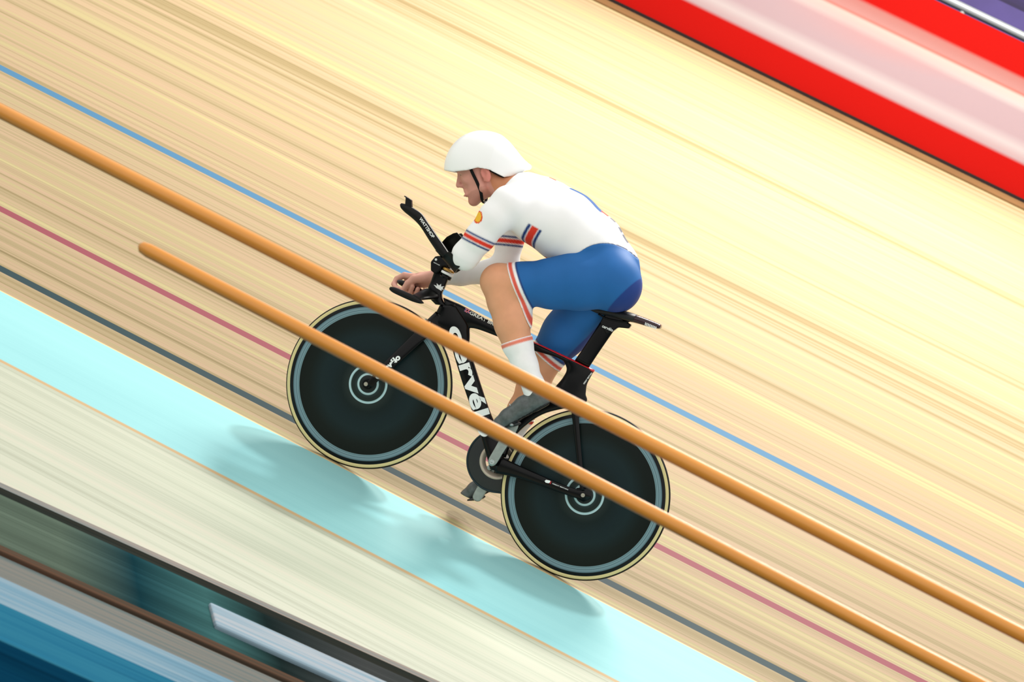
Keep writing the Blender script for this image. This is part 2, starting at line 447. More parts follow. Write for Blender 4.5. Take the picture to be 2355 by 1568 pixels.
link('floor_gangway', box_me('floor_gangway', XS0, XS1, YB+.2, YB+2.2, ZB-.15, ZB-.05), mat('gangway', (60, 60, 66), .7), smooth=False, kind='structure')
for k in range(3):
    link('stand_bench', box_me('stand_bench', XS0, XS1, YB+1.0+.35*k, YB+1.3+.35*k, ZB-.05, ZB+.55+.35*k), mat('bench_purple' if k != 1 else 'bench_grey', (70, 56, 120) if k != 1 else (50, 52, 60), .6, noise=.3, nscale=2), smooth=False,
         label=['lower purple spectator bench step behind the silver handrail', 'dark grey middle spectator bench step behind the handrail', 'upper purple spectator bench step against the dark stand wall'][k], category='bench', group='spectator bench steps')

# wooden rails between camera and rider
YR = -5.0
fe = thing('track_fence', 'varnished round wooden double rail crossing in front of the bicycle', 'fence', (0.9, YR, ZA))
RW = mat('rail_wood', (222, 146, 56), .33, .5, noise=.06, nscale=2, coat=.08)
pa, pb = P(0, 255, YR), P(2355, 1461, YR); d = (pb-pa)/(pb-pa)[0]
link('upper_rail', tube_me('upper_rail', [pa+d*(-6-pa[0]), pa+d*(9-pa[0])], .0195, sub=1, N=32), RW, fe, label='upper round wooden rail')
pa, pb = P(560, 690, YR), P(2240, 1566, YR); d = (pb-pa)/(pb-pa)[0]
x0 = P(322, 560, YR)[0]
link('lower_rail', tube_me('lower_rail', [pa+d*(x0-pa[0]), pa+d*(x0+.008-pa[0]), pa+d*(x0+.03-pa[0]), pa+d*(9-pa[0])], [.006, .015, .0188, .0188], sub=1, N=32), RW, fe, label='lower round wooden rail')
for xp in (-4.4, -1.5, 3.2, 6.2):
    link('post', tube_me('post', [(xp, YR+.045, ZA), (xp, YR+.045, 1.1)], .025, sub=1, N=16), mat('post_steel', (120, 122, 125), .4, .5, .6), fe)
# ================================================================ BICYCLE
CARB = mat('black_carbon', (5, 5, 6), .2, .2, noise=.1, nscale=200)
CARBM = mat('matt_carbon', (12, 12, 11), .36, .22, noise=.35, nscale=320)
WHITE = mat('decal_white', (236, 240, 238), .5, .3)
SILV = mat('brushed_silver', (150, 158, 158), .32, .5, .8, noise=.1)
RR = .3365
bike = thing('track_bicycle', 'black carbon track bicycle with two disc wheels ridden along the azure band', 'bicycle', (0.02, 0, 0))
cf, cr_ = P(848.5, 883.5, 0), P(1346.5, 1136.5, 0)
cf[2] = cr_[2] = RR
def moved(me, c, dy=0):
    for v in me.vertices: v.co.x += c[0]; v.co.y += c[1]+dy; v.co.z += c[2]
    return me
def disc_mat():
    m = bpy.data.materials.new('disc_lacquer'); m.use_nodes = True; nt = m.node_tree; N, L = nt.nodes, nt.links
    b = N['Principled BSDF']; b.inputs['Roughness'].default_value = .3; b.inputs['Specular IOR Level'].default_value = .16
    at = N.new('ShaderNodeAttribute'); at.attribute_name = 'dye'; L.new(at.outputs['Color'], b.inputs['Base Color'])
    return m
DISC = disc_mat()
RADC = [(0, (20, 22, 20)), (.012, (20, 22, 20)), (.020, (30, 36, 34)), (.0345, (34, 42, 42)), (.036, (178, 206, 208)), (.0425, (160, 190, 192)), (.0445, (40, 56, 56)), (.054, (54, 74, 74)), (.0565, (28, 38, 36)), (.068, (30, 42, 38)),
        (.070, (150, 180, 182)), (.0765, (178, 208, 212)), (.079, (34, 44, 42)), (.10, (12, 22, 20)), (.12, (18, 36, 38)), (.14, (14, 28, 30)), (.16, (20, 39, 43)), (.175, (15, 30, 32)), (.19, (19, 36, 38)), (.205, (10, 20, 18)), (.24, (13, 23, 20)), (.2795, (8, 17, 14)), (.281, (118, 146, 152)), (.285, (84, 110, 118)),
        (.287, (120, 148, 154)), (.2905, (112, 138, 146)), (.292, (70, 94, 102)), (.2945, (116, 142, 150)), (.3005, (104, 130, 138)), (.3035, (84, 110, 118)), (.306, (14, 18, 20)), (.32, (16, 18, 20))]
def wheel(c, ly, label):
    w_ = link('wheel', lathe_me('wheel', [(.0005, -.021), (.012, -.0205), (.0345, -.0195), (.036, -.0190), (.0425, -.0186), (.0445, -.0184), (.0565, -.0182), (.068, -.0178), (.070, -.0177), (.0765, -.0174), (.079, -.0172), (.11, -.0165), (.15, -.0155), (.19, -.0145), (.24, -.0135), (.2795, -.0128), (.281, -.0127), (.285, -.0126), (.287, -.0125), (.2905, -.0125),
             (.292, -.0124), (.2945, -.0123), (.3005, -.0122), (.3035, -.012), (.306, -.0118), (.318, -.0112), (.320, -.008), (.320, .008), (.318, .0112), (.306, .0118), (.3035, .012), (.3005, .0122), (.2905, .0125), (.281, .0127), (.2795, .0128), (.19, .0145), (.11, .0165), (.079, .0172), (.07, .0177), (.0425, .0186), (.036, .019), (.012, .0205), (.0005, .021)], N=144, closed=False), DISC, bike, label=label)
    rr = np.array([k for k, _ in RADC]); cc = np.array([lin(v) for _, v in RADC])
    def f(co):
        r = np.hypot(co[:, 0], co[:, 2]); return np.stack([np.interp(r, rr, cc[:, i]) for i in range(3)], 1)
    dye(w_.data, f); moved(w_.data, c)
    # tyre: black tread, tan sidewall
    prof = [(.3235+.013*math.cos(a), .0118*math.sin(a)) for a in np.linspace(0, 2*math.pi, 33)[:-1]]
    ty = link('tyre', lathe_me('tyre', prof, N=144), mat('tyre_rubber', (20, 18, 16), .7, .25), w_)
    ty.data.materials.append(mat('tan_sidewall', (206, 192, 138), .75, .2))
    for p in ty.data.polygons:
        r = math.hypot(p.center.x, p.center.z)
        p.material_index = 1 if .3195 < r < .3315 else 0
    moved(ty.data, c)
    hb = link('hub', lathe_me('hub', [(.0001, -.058), (.0085, -.058), (.0095, -.056), (.0095, -.05), (.007, -.05), (.007, -.045), (.016, -.045), (.019, -.035), (.02, -.0205), (.02, .0205), (.019, .035), (.016, .045), (.007, .05), (.0095, .05), (.0095, .056), (.0085, .058), (.0001, .058)], N=32, closed=False), CARB, w_)
    moved(hb.data, c); edgesplit(hb)
    nut = link('axle_nut', lathe_me('axle_nut', [(.0001, -.0635), (.0035, -.0635), (.004, -.061), (.0078, -.061), (.0085, -.0595), (.0085, -.052), (.0001, -.052)], N=6 if 0 else 24, closed=False), mat('nut_steel', (176, 172, 158), .3, .5, .8), w_)
    moved(nut.data, c); edgesplit(nut)
    return w_
wheel(cf, 0, 'front disc wheel'); wheel(cr_, 0, 'rear disc wheel')

frame = link('frame', loft_me('frame', [((1034, 768), (1078, 776), .022, 0), ((1040, 800), (1080, 800), .021, 0), ((1064, 880), (1102, 872), .021, 0), ((1088, 950), (1127, 946), .021, 0), ((1107, 1005), (1150, 1000), .024, 0), ((1120, 1048), (1160, 1046), .030, 0), ((1128, 1078), (1150, 1084), .028, 0)], n=3.4, N=36), CARB, bike)
def fpart(name, me, m=CARB, parent=None, ang=None, **kw):
    o = link(name, me, m, parent or frame, **kw)
    if ang: edgesplit(o, ang)
    return o
fpart('head_tube', loft_me('head_tube', [((1012, 702), (1050, 700), .024, 0), ((1001, 722), (1078, 742), .026, 0), ((989, 738), (1080, 762), .026, 0), ((1000, 752), (1080, 780), .024, 0), ((1030, 775), (1078, 796), .022, 0)], n=3.2, N=36))
fpart('top_tube', loft_me('top_tube', [((1020, 684), (1040, 745), .017, 0), ((1044, 694), (1062, 757), .018, 0), ((1066, 704), (1090, 755), .018, 0), ((1130, 739), (1137, 771), .018, 0), ((1215, 781), (1207, 800), .017, 0), ((1290, 816), (1280, 822), .0165, 0), ((1345, 843), (1325, 850), .016, 0)], n=3.4, N=36))
fpart('seat_tube', loft_me('seat_tube', [((1286, 815), (1366, 853), .017, 0), ((1303, 845), (1360, 864), .0175, 0), ((1296, 866), (1350, 884), .018, 0), ((1278, 888), (1347, 905), .018, 0), ((1256, 912), (1343, 928), .018, 0), ((1226, 938), (1258, 949), .018, 0), ((1196, 962), (1214, 975), .019, 0), ((1163, 992), (1181, 1009), .022, 0), ((1130, 1030), (1163, 1052), .026, 0)], n=3.0, N=32, sub=6))
red = mat('red_lacquer', (190, 22, 26), .25, .5)
fpart('red_edge_stripe', tube_me('red_edge_stripe', [P(1222, 785.5, 0), P(1290, 817, 0), P(1366, 853.5, 0)], [.0045, .006, .006], flat=(1, 2.3)), red, label='red stripe along the rear top tube')
for sy in (-1, 1):
    fpart('chain_stay', loft_me('chain_stay', [((1148, 1048), (1136, 1088), .012, sy*.036), ((1190, 1068), (1182, 1097), .012, sy*.04), ((1250, 1095), (1242, 1116), .010, sy*.045), ((1305, 1118), (1297, 1136), .007, sy*.048), ((1345, 1128), (1338, 1150), .005, sy*.05)], n=2.6))
    fpart('seat_stay', loft_me('seat_stay', [((1310, 925), (1333, 930), .010, sy*.02), ((1314, 945), (1331, 945), .008, sy*.03), ((1321, 1010), (1335, 1009), .0065, sy*.036), ((1330, 1090), (1342, 1088), .006, sy*.044), ((1334, 1128), (1348, 1128), .005, sy*.05)], n=2.3))
    fpart('dropout', bevel(link('d', prism_me('dropout', [(1326, 1122), (1350, 1120), (1362, 1135), (1360, 1146), (1342, 1154), (1326, 1146)], sy*.05-.004, sy*.05+.004), CARB, smooth=False), .0015).data)
for o in [o for o in bpy.data.objects if o.name == 'd' or o.name.startswith('d.')]: bpy.data.objects.remove(o)

# fork
fork = link('fork', loft_me('fork', [((1003, 716), (1040, 736), .024, 0), ((982, 736), (1022, 768), .026, 0), ((966, 752), (996, 778), .032, 0), ((956, 763), (984, 774), .034, 0)], n=3, N=32), CARB, bike)
for sy in (-1, 1):
    link('fork_blade', loft_me('fork_blade', [((964, 752), (992, 768), .010, sy*.030), ((950, 768), (976, 782), .009, sy*.040), ((889, 828), (913, 839), .007, sy*.052), ((858, 862), (874, 872), .005, sy*.055), ((841, 884), (856, 892), .004, sy*.055)], n=2.6), CARB, fork)
for q in [(983, 735), (992, 741)]:
    b_ = lathe_me('brake_bolt', [(.0001, -.034), (.004, -.034), (.004, -.026), (.0001, -.026)], N=12, closed=False); c = P(*q, 0); c[1] = 0
    link('crown_bolt', moved(b_, c), SILV, fork)
cb = P(869, 866, -.06)
link('fork_badge', moved(lathe_me('fork_badge', [(.0001, -.0005), (.009, -.0005), (.009, .001), (.0001, .001)], N=24, closed=False), cb), WHITE, fork, label='small round white badge')

# seat post and saddle
sp_ = link('seat_post', loft_me('seat_post', [((1322, 828), (1354, 846), .010, 0), ((1345, 795), (1377, 811), .010, 0), ((1378, 744), (1410, 763), .011, 0), ((1386, 730), (1418, 750), .012, 0)], n=2.8), CARB, bike)
o = link('post_head', prism_me('post_head', [(1381, 742), (1388, 727), (1401, 719), (1416, 722), (1436, 736), (1453, 747), (1447, 755.5), (1422, 753), (1409, 763), (1395, 768)], -.014, .014), CARB, sp_, smooth=False); bevel(o, .004)
sd = [((1352, 706), (1351, 711), .016, 0), ((1375, 706), (1378, 722), .024, 0), ((1400, 709), (1402, 727), .040, 0), ((1428, 713), (1424, 733), .058, 0), ((1452, 719), (1446, 739), .062, 0), ((1466, 724), (1458, 742), .050, 0)]
saddle = link('saddle', loft_me('saddle', sd, n=2.8), mat('saddle_black', (20, 22, 25), .5, .35), bike)
tl = link('saddle_tail', loft_me('saddle_tail', [((1450, 722), (1440, 738), .045, 0), ((1468, 725), (1466, 744), .046, 0), ((1495, 735), (1490, 751), .040, 0), ((1518, 745), (1514, 756), .030, 0), ((1521, 748), (1519, 755), .024, 0)], n=3.2), mat('maroon_shell', (44, 10, 22), .2, .5), saddle, label='glossy dark maroon saddle tail')
for k in range(8):
    a = 1484+k*3.4; b = 741+k*1.35
    ql = prism_me('stroke', [(a, b), (a+2, b+.8), (a+.8, b+7.5), (a-1.2, b+6.7)], -.0445+k*.0008, -.0425+k*.0008)
    link('tail_lettering', ql, WHITE, tl, smooth=False)
for sy in (-.02, .02):
    link('saddle_rail', tube_me('saddle_rail', [P(1376, 722, sy), P(1398, 733, sy), P(1436, 740, sy), P(1452, 737, sy)], .0035, N=10), CARB, saddle)
rg = lathe_me('clamp_ring', [(.006, -.016), (.0085, -.018), (.011, -.016), (.011, .016), (.0085, .018), (.006, .016)], N=32)
link('saddle_clamp', moved(rg, P(1435, 729, 0)*np.array([1, 0, 1])), SILV, sp_)

# lettering on the frame
for ch, ya, yb_, hh in (('c', 754, 793, .0), ('e', 797, 838, 0), ('r', 840, 872, 0), ('v', 869, 912, 0), ('é', 908, 944, 0), ('l', 948, 962, 0), ('o', 967, 1007, 0)):
    xl = lambda q: 1029.5+(q-752)*.301
    me_ = text_me('dl', ch, (xl(ya), ya), (xl(yb_), yb_), .062, -.0256, bold=.035)
    fpart('down_tube_lettering', me_, WHITE)
fpart('top_tube_lettering', text_me('tl', 'GREAT BRITAIN', (1079, 721.5), (1165, 763.5), .0125, -.0185, bold=.02), WHITE)
fpart('flag_decal', prism_me('flag', [(1071, 707.5), (1082, 713), (1078, 721), (1067, 715.5)], -.0195, -.018), mat('flag_blue', (70, 70, 120), .5), smooth=False)
for pl in ([(1070, 708.5), (1072.5, 708.5), (1080.5, 720), (1078, 720)], [(1080, 712), (1082, 714), (1069.5, 716.5), (1068, 714.5)], [(1075.3, 709.5), (1077.6, 710.6), (1073.6, 719), (1071.3, 718)]):
    fpart('flag_cross', prism_me('flag_cross', pl, -.0203, -.019), mat('flag_pink', (226, 120, 130), .5), smooth=False)
fpart('seat_tube_lettering', text_me('sl', 'GREAT BRITAIN', (1343.5, 884), (1362, 858), .0055, -.0178, bold=.02), WHITE)
link('seat_post_lettering', text_me('pl', 'cervélo', (1384, 752), (1408.5, 762.5), .0115, -.0148, bold=.03), WHITE, sp_)
link('fork_lettering', text_me('fl', 'cervélo', (877, 864), (922, 823), .0225, -.0605, bold=.05), WHITE, fork)
fpart('chain_stay_lettering', text_me('csl', 'GREAT BRITAIN', (1270, 1112.5), (1306, 1127), .004, -.056, bold=.01), WHITE)
fpart('chain_stay_badge', prism_me('csb', [(1252.5, 1106), (1256, 1103), (1265, 1105), (1266.5, 1109), (1261, 1111), (1255, 1109.5)], -.0565, -.055), WHITE, smooth=False)
fpart('chain_stay_badge_red', prism_me('csr', [(1266, 1106), (1268, 1107), (1266, 1113), (1264, 1112)], -.0565, -.055), red, smooth=False)

# cockpit
riser = link('stem_riser', loft_me('stem_riser', [((1040, 600), (1011, 590), .021, 0), ((1036, 615), (1004, 606), .021, 0), ((1031, 642), (998, 628), .020, 0), ((1024, 660), (991, 648), .020, 0), ((1017, 676), (985, 664), .021, 0), ((1020, 692), (988, 684), .019, 0), ((1032, 704), (1002, 700), .018, 0)], n=3.6, N=36), CARB, bike)
pa = P(1030.5, 618, 0); pb_ = P(1028.5, 628, 0); ax = (pa-pb_); 
def disc_stack(name, c0, c1, r, m, ys=1.0):
    return link(name, tube_me(name, [c0, c0+(c1-c0)*.1, c0+(c1-c0)*.9, c1], [r*.9, r, r, r*.9], N=32, sub=1), m, riser)
uax = (P(1035, 600, 0)-P(1017, 640, 0)); uax /= np.linalg.norm(uax); uax[1] = 0
c = P(1032, 621, -.045)
disc_stack('gold_spacer', c-uax*.0055, c+uax*.0045, .0245, mat('gold_alloy', (176, 132, 62), .3, .5, .6))
c = P(1028.5, 628.5, -.045)
disc_stack('white_spacer', c-uax*.005, c+uax*.005, .0255, mat('spacer_white', (240, 240, 238), .4))
c = P(1025.5, 636, -.040)
disc_stack('black_spacer', c-uax*.008, c+uax*.006, .023, CARB)
for yy in (-.045, .045):
    o = link('extension_clamp', prism_me('extension_clamp', [(992, 602), (1002, 590), (1012, 588), (1030, 600), (1040, 608), (1032, 613), (1020, 612), (1012, 624), (1002, 630), (992, 622)], yy-.016, yy+.016), CARB, riser, smooth=False); bevel(o, .005)
    link('clamp_bolt', moved(lathe_me('clamp_bolt', [(.0001, -.004), (.005, -.004), (.005, .003), (.0001, .003)], N=16, closed=False), P(1003, 597, yy-.017)), mat('bolt_white', (226, 226, 222), .3, .5, .3), riser)
# leaf-like burst badge
st = []
cx, cy = 1010.5, 661
for q in [(997.5, 654.5), (1005, 657.5), (1004.5, 651.5), (1010, 656.5), (1014.5, 652.5), (1014.5, 659), (1021.5, 658), (1018, 662), (1019.5, 666), (1015.5, 665.5), (1015.5, 669), (1009, 665), (1003.5, 662), (1001, 658.5)]: st.append(q)
link('burst_badge', prism_me('burst_badge', st, -.0245, -.021), WHITE, riser, smooth=False, label='white burst shaped badge')
link('clamp_lettering', text_me('cl', 'REPONSE', (997, 604), (1011, 611), .0035, -.0625, bold=.01), WHITE, riser)

def ext(yc, bend):
    e = link('extension', loft_me('extension', [((1034, 583), (1036, 606), .016, yc), ((1020, 562), (1014, 590), .017, yc), ((1007, 544), (992, 560), .016, yc), ((985, 512), (969, 524), .015, yc), ((971, 492), (954, 507), .015, yc), ((959, 483), (941, 496), .015, yc), ((944, 474), (930, 487), .014, yc), ((932, 469), (922, 478), .011, yc), ((924, 467), (920, 471), .007, yc)], n=3, N=28), CARBM, bike)
    o = link('grip_tab', prism_me('grip_tab', [(932.5, 474), (934.2, 454.5), (930, 451.5), (931.5, 450), (938, 454), (947.2, 460), (948.2, 476), (944, 480)], yc-.012, yc+.012), CARBM, e, smooth=False); bevel(o, .0015)
    return e
e1 = ext(-.045, 0); ext(.045, 0)
link('extension_lettering', text_me('el', 'WATTSHOP', (963.5, 503), (994.5, 548), .0125, -.0612, bold=.025), WHITE, e1)
def cup(yc, q0, q1, hmax):
    # half-pipe arm rest
    import itertools
    rows = []
    A0, A1 = P(*q0, yc), P(*q1, yc)
    ax_ = (A1-A0); L_ = np.linalg.norm(ax_); ax_ /= L_
    nz_ = np.array([-ax_[2], 0, ax_[0]]); 
    if nz_[2] < 0: nz_ = -nz_
    rings = []
    for i in range(13):
        t = i/12; c = A0+ax_*L_*t
        hgt = (hmax if t < .75 else hmax*(1-(t-.75)*1.6))*(1 if t > .12 else .55+t*3.7)
        outer = []; inner = []
        for k in range(17):
            a = math.pi*(k/16)
            outer.append(c+np.array([0, -math.cos(a)*.047, 0])+nz_*(-math.sin(a)*.026+ (hgt*abs(math.cos(a))**1.5)))
            inner.append(c+np.array([0, -math.cos(a)*.043, 0])+nz_*(-math.sin(a)*.022+ (hgt*abs(math.cos(a))**1.5)+.0005))
        rings.append(outer+inner[::-1])
    return rings_mesh('arm_cup', rings)
for yc, q0, q1, hm in ((-.138, (1028, 585), (1058, 618), .022), (.10, (1012, 566), (1050, 606), .092)):
    o = link('arm_cup', cup(yc, q0, q1, hm), CARBM, bike); edgesplit(o, 40)
# base bar
def wing(name, rows, parent, m, n=2.4, N=24, sub=6):
    """rows: centre point, chord half vector, thickness half vector"""
    R = catmull([np.r_[c, u, v] for c, u, v in rows], sub); rings = []
    for r in R:
        c, u, v = r[:3], r[3:6], r[6:]
        rings.append([c+u*sup(2*math.pi*j/N, n)[0]+v*sup(2*math.pi*j/N, n)[1] for j in range(N)])
    return link(name, rings_mesh(name, rings), m, parent)
along = (P(973, 697, -.19)-P(897, 661, -.19)); along /= np.linalg.norm(along); nb = np.array([-along[2], 0, along[0]]); nb = nb if nb[2] > 0 else -nb
chord = along
rows = []
for y, (px, py), hc, ht in [(-.188, (957, 684), .020, .007), (-.15, (962, 683), .022, .008), (-.09, (974, 680), .027, .010), (-.03, (990, 676), .034, .016), (.03, (993, 677), .034, .016), (.09, (984, 680), .027, .010), (.15, (980, 681), .022, .008), (.188, (978, 679), .020, .007)]:
    rows.append((P(px, py, y), chord*hc, nb*ht))
bar = wing('base_bar', rows, bike, CARBM)
def horn(yc, T, Rr, label=None):
    a, b = P(*T, yc), P(*Rr, yc); d = b-a; L_ = np.linalg.norm(d); d /= L_; n_ = np.array([-d[2], 0, d[0]]); n_ = n_ if n_[2] > 0 else -n_
    h = wing('bar_horn', [(a+d*L_*t, n_*tn, np.array([0, wd, 0])) for t, tn, wd in [(0, .002, .004), (.03, .007, .012), (.15, .0115, .0145), (.4, .0125, .015), (.7, .012, .014), (.9, .008, .012), (1, .002, .005)]], bar, CARBM)
    return a, d, L_, n_
horn(-.19, (896, 662), (974, 697))
ha, hd, hl, hn = horn(.19, (917, 647), (992, 683))
cbp = np.array([ha+hd*.0-hd*.006, ha+hd*.006, ha+hd*.03]); 
link('grip_plug', tube_me('grip_plug', list(cbp), [.004, .0105, .0125], N=20), mat('plug_rubber', (30, 30, 32), .5), bar)

# crankset
yb = -.06
BB = P(1133, 1062, yb); PD = P(1181, 976, -.09); dv = PD-BB; dv[1] = 0
cr0 = link('crankset', tube_me('crankset', [(BB[0], -.062, BB[2]), (BB[0], -.03, BB[2]), (BB[0], .03, BB[2]), (BB[0], .062, BB[2])], .013, sub=1, N=24), mat('axle_steel', (90, 92, 95), .4, .5, .8), bike)
crm = mat('crank_alloy', (150, 160, 156), .36, .5, .55, noise=.12, nscale=60)
def arm(sgn):
    yc = sgn*.070
    a = np.array([BB[0], yc, BB[2]]); b = a+dv*sgn*-1 if sgn > 0 else a+dv
    d = (b-a); d /= np.linalg.norm(d); n_ = np.array([-d[2], 0, d[0]])
    e0, e1 = a-d*.016, b+d*.012
    T = [(0, .006), (.04, .014), (.12, .0185), (.35, .019), (.7, .021), (.92, .019), (.98, .012), (1, .004)]
    return wing('crank_arm', [(e0+(e1-e0)*t, n_*w_, np.array([0, .0065 if 0 < t < 1 else .003, 0])) for t, w_ in T], cr0, crm), b
_, pn = arm(-1); _, pf = arm(1)
link('crank_bolt', moved(lathe_me('crank_bolt', [(.0001, -.0785), (.003, -.0785), (.003, -.0765), (.006, -.0765), (.0065, -.0785), (.009, -.078), (.0095, -.075), (.0001, -.075)], N=24, closed=False), (BB[0], 0, BB[2])), mat('bolt_alloy', (190, 200, 200), .3, .5, .7), cr0)
def pedal(c, sgn):
    ax0 = np.array([c[0], sgn*.076, c[2]])
    p_ = link('pedal', tube_me('pedal', [ax0, ax0+[0, sgn*.02, 0], ax0+[0, sgn*.07, 0]], [.006, .008, .006], N=16, sub=1), SILV, cr0)
    fd = np.array([-.62, 0, -.5]); fd /= np.linalg.norm(fd); up = np.array([-fd[2], 0, fd[0]]); up = up if up[2] > 0 else -up
    wing('pedal_body', [(ax0+[0, sgn*.02, 0]+fd*t, np.array([0, w_, 0])+0*fd, up*h_) for t, w_, h_ in [(-.03, .008, .003), (-.02, .02, .007), (0, .026, .009), (.025, .024, .006), (.042, .010, .003)]], p_, mat('pedal_resin', (36, 38, 40), .5))
    for o in bpy.data.objects: pass
pedal(pn, -1); pedal(pf, 1)
# chainring, chain, cog
RC = .1195
cy = .046
ringm = mat('chainring_black', (16, 24, 28), .3, .5)
pr = [(.070, cy-.002), (RC-.004, cy-.002), (RC, cy-.001), (RC, cy+.001), (RC-.004, cy+.002), (.070, cy+.002)]
ring2 = None
cring = link('chainring', moved(lathe_me('chainring', pr, N=120), (BB[0], 0, BB[2])), ringm, cr0); edgesplit(cring)
link('spider_ring', moved(lathe_me('spider_ring', [(.048, cy+.003), (.066, cy-.003), (.072, cy-.003), (.072, cy+.004), (.05, cy+.009)], N=64), (BB[0], 0, BB[2])), mat('spider_alloy', (196, 180, 164), .35, .5, .4), cring)
for k in range(5):
    a = 2*math.pi*k/5+.5; dd = np.array([math.cos(a), 0, math.sin(a)]); nn = np.array([-dd[2], 0, dd[0]]); c0 = np.array([BB[0], cy+.006, BB[2]])
    wing('spider_arm', [(c0+dd*t, nn*w_, np.array([0, .004, 0])) for t, w_ in [(.008, .016), (.03, .012), (.06, .009), (.080, .008)]], cring, crm)
rows_, cogr = [], .030
cogc = np.array([cr_[0], cy, cr_[2]])
link('rear_cog', moved(lathe_me('rear_cog', [(.02, cy-.002), (cogr, cy-.002), (cogr, cy+.002), (.02, cy+.002)], N=48), (cr_[0], 0, cr_[2])), SILV, cr0)
dB = cogc-np.array([BB[0], cy, BB[2]]); aa = math.atan2(dB[2], dB[0]); Lc = np.linalg.norm(dB); be = math.asin((RC-cogr)/Lc)
pts = []
for t in np.linspace(aa+math.pi/2-be, aa+3*math.pi/2+be, 60): pts.append((BB[0]+(RC+.002)*math.cos(t), cy, BB[2]+(RC+.002)*math.sin(t)))
for t in np.linspace(aa-math.pi/2+be, aa+math.pi/2-be, 16): pts.append((cogc[0]+(cogr+.002)*math.cos(t), cy, cogc[2]+(cogr+.002)*math.sin(t)))
pts.append(pts[0])
chain = link('chain', tube_me('chain', pts, .0042, N=8, sub=1), mat('chain_dark', (30, 48, 56), .35, .5, .5), cr0)
# ================================================================ RIDER
HV = .0042
LO, HI = (-.72, -.26, .10), (.42, .30, 1.50)
def F_(): return Field(LO, HI, HV)
def smin(a, b, k):
    h = np.maximum(k-np.abs(a-b), 0)/k
    return np.minimum(a, b)-h*h*k*.25
def Q(pts):  # (px, py, y, r) -> points, radii
    return [P(a, b, y) for a, b, y, r in pts], [r for *_, r in pts]
# --- torso
T = F_()
tor = [(1205, 443, .070, 1.35), (1240, 478, .122, 1.30), (1300, 520, .134, 1.22), (1358, 565, .124, 1.18), (1398, 618, .114, 1.30), (1408, 652, .104, 1.35)]
for i in range(len(tor)-1):
    a, b = tor[i], tor[i+1]; T.cap(P(a[0], a[1], 0), P(b[0], b[1], 0), a[2], b[2], .03, (a[3]+b[3])/2)
T.cap(P(1172, 470, -.145), P(1200, 462, .145), .066, .066, .04)
T.cap(P(1225, 500, -.11), P(1235, 500, .11), .085, .085, .05)
T.chain([P(1205, 436, -.06), P(1215, 436, .06)], [.05, .05], .04)
for sy in (-1, 1):
    T.ell(P(1426, 664, sy*.075), (.074, .085, .085), k=.04)
# neck
NK = F_(); NK.chain([P(1128, 412, 0), P(1162, 434, 0), P(1212, 462, 0)], [.056, .056, .066], .02)
# --- near arm (ends below the elbow, resting in the cup)
A = F_(); pts, rr = Q([(1170, 472, -.165, .068), (1140, 500, -.178, .060), (1105, 545, -.172, .053), (1072, 586, -.150, .049), (1069, 592, -.146, .046)]); A.chain(pts, rr, .02)
# --- far arm
B = F_(); pts, rr = Q([(1200, 462, .155, .064), (1184, 500, .180, .056), (1172, 552, .195, .050), (1163, 606, .195, .047)]); B.chain(pts, rr, .02)
pts, rr = Q([(1163, 608, .195, .047), (1120, 626, .192, .042), (1060, 634, .188, .033), (1013, 637, .185, .027), (1000, 637, .186, .026)]); B.chain(pts, rr, .02)
# --- far (right) hand closed on the bar end
HN = F_()
pts, rr = Q([(1006, 636, .186, .026), (990, 639, .190, .025), (970, 641, .196, .026)]); HN.chain(pts, rr, .012)
HN.cap(P(990, 640, .20), P(955, 637, .212), .023, .016, .014); HN.cap(P(992, 650, .20), P(975, 655, .214), .018, .014, .014)
HN.cap(P(975, 650, .196), P(945, 655, .206), .014, .010, .012); HN.cap(P(985, 638, .178), P(958, 640, .170), .018, .0155, .012)
def finger(L, k=.0035):
    pts, rr = Q(L); HN.chain(pts, rr, k)
finger([(982, 640, .176, 0.0193), (952, 642, .166, 0.0175), (938, 652, .160, 0.0140), (927, 667, .160, 0.0117)])                     # thumb
finger([(950, 637, .206, 0.0146), (930, 633, .214, 0.0129), (913, 641, .216, 0.0117), (906, 653, .202, 0.0108), (911, 661, .180, 0.0103), (918, 663, .168, 0.0094)])  # index
finger([(958, 640, .214, 0.0146), (940, 641, .226, 0.0129), (930, 655, .228, 0.0117), (934, 670, .204, 0.0110), (943, 672, .172, 0.0103), (949, 659, .160, 0.0096)])
finger([(968, 645, .218, 0.0138), (953, 647, .230, 0.0123), (946, 661, .228, 0.0115), (950, 674, .204, 0.0105), (958, 674, .176, 0.0099), (961, 664, .166, 0.0091)])
finger([(978, 651, .218, 0.0123), (966, 654, .228, 0.0111), (961, 667, .224, 0.0103), (965, 676, .202, 0.0096), (972, 675, .180, 0.0089), (975, 667, .174, 0.0082)])
# --- legs
LG = F_()
pts, rr = Q([(1400, 642, -.085, .112), (1330, 645, -.098, .107), (1270, 652, -.108, .090), (1205, 652, -.112, .075), (1150, 647, -.112, .067)]); LG.chain(pts, rr, .03)
pts, rr = Q([(1150, 650, -.112, .066), (1161, 692, -.112, .064), (1177, 742, -.114, .064), (1190, 790, -.116, .052), (1207, 838, -.118, .042), (1226, 884, -.12, .038)]); LG.chain(pts, rr, .03)
LG.ell(P(1139, 646, -.112), (.050, .048, .052), k=.03)                       # kneecap
LG.ell(P(1184, 735, -.118), (.052, .056, .085), k=.03)                       # calf
FG = F_()
pts, rr = Q([(1404, 655, .085, .110), (1350, 705, .095, .100), (1300, 765, .10, .084), (1243, 840, .102, .064)]); FG.chain(pts, rr, .03)
pts, rr = Q([(1243, 843, .102, .062), (1226, 890, .104, .060), (1200, 945, .108, .054), (1172, 1005, .112, .041), (1150, 1052, .116, .036)]); FG.chain(pts, rr, .03)
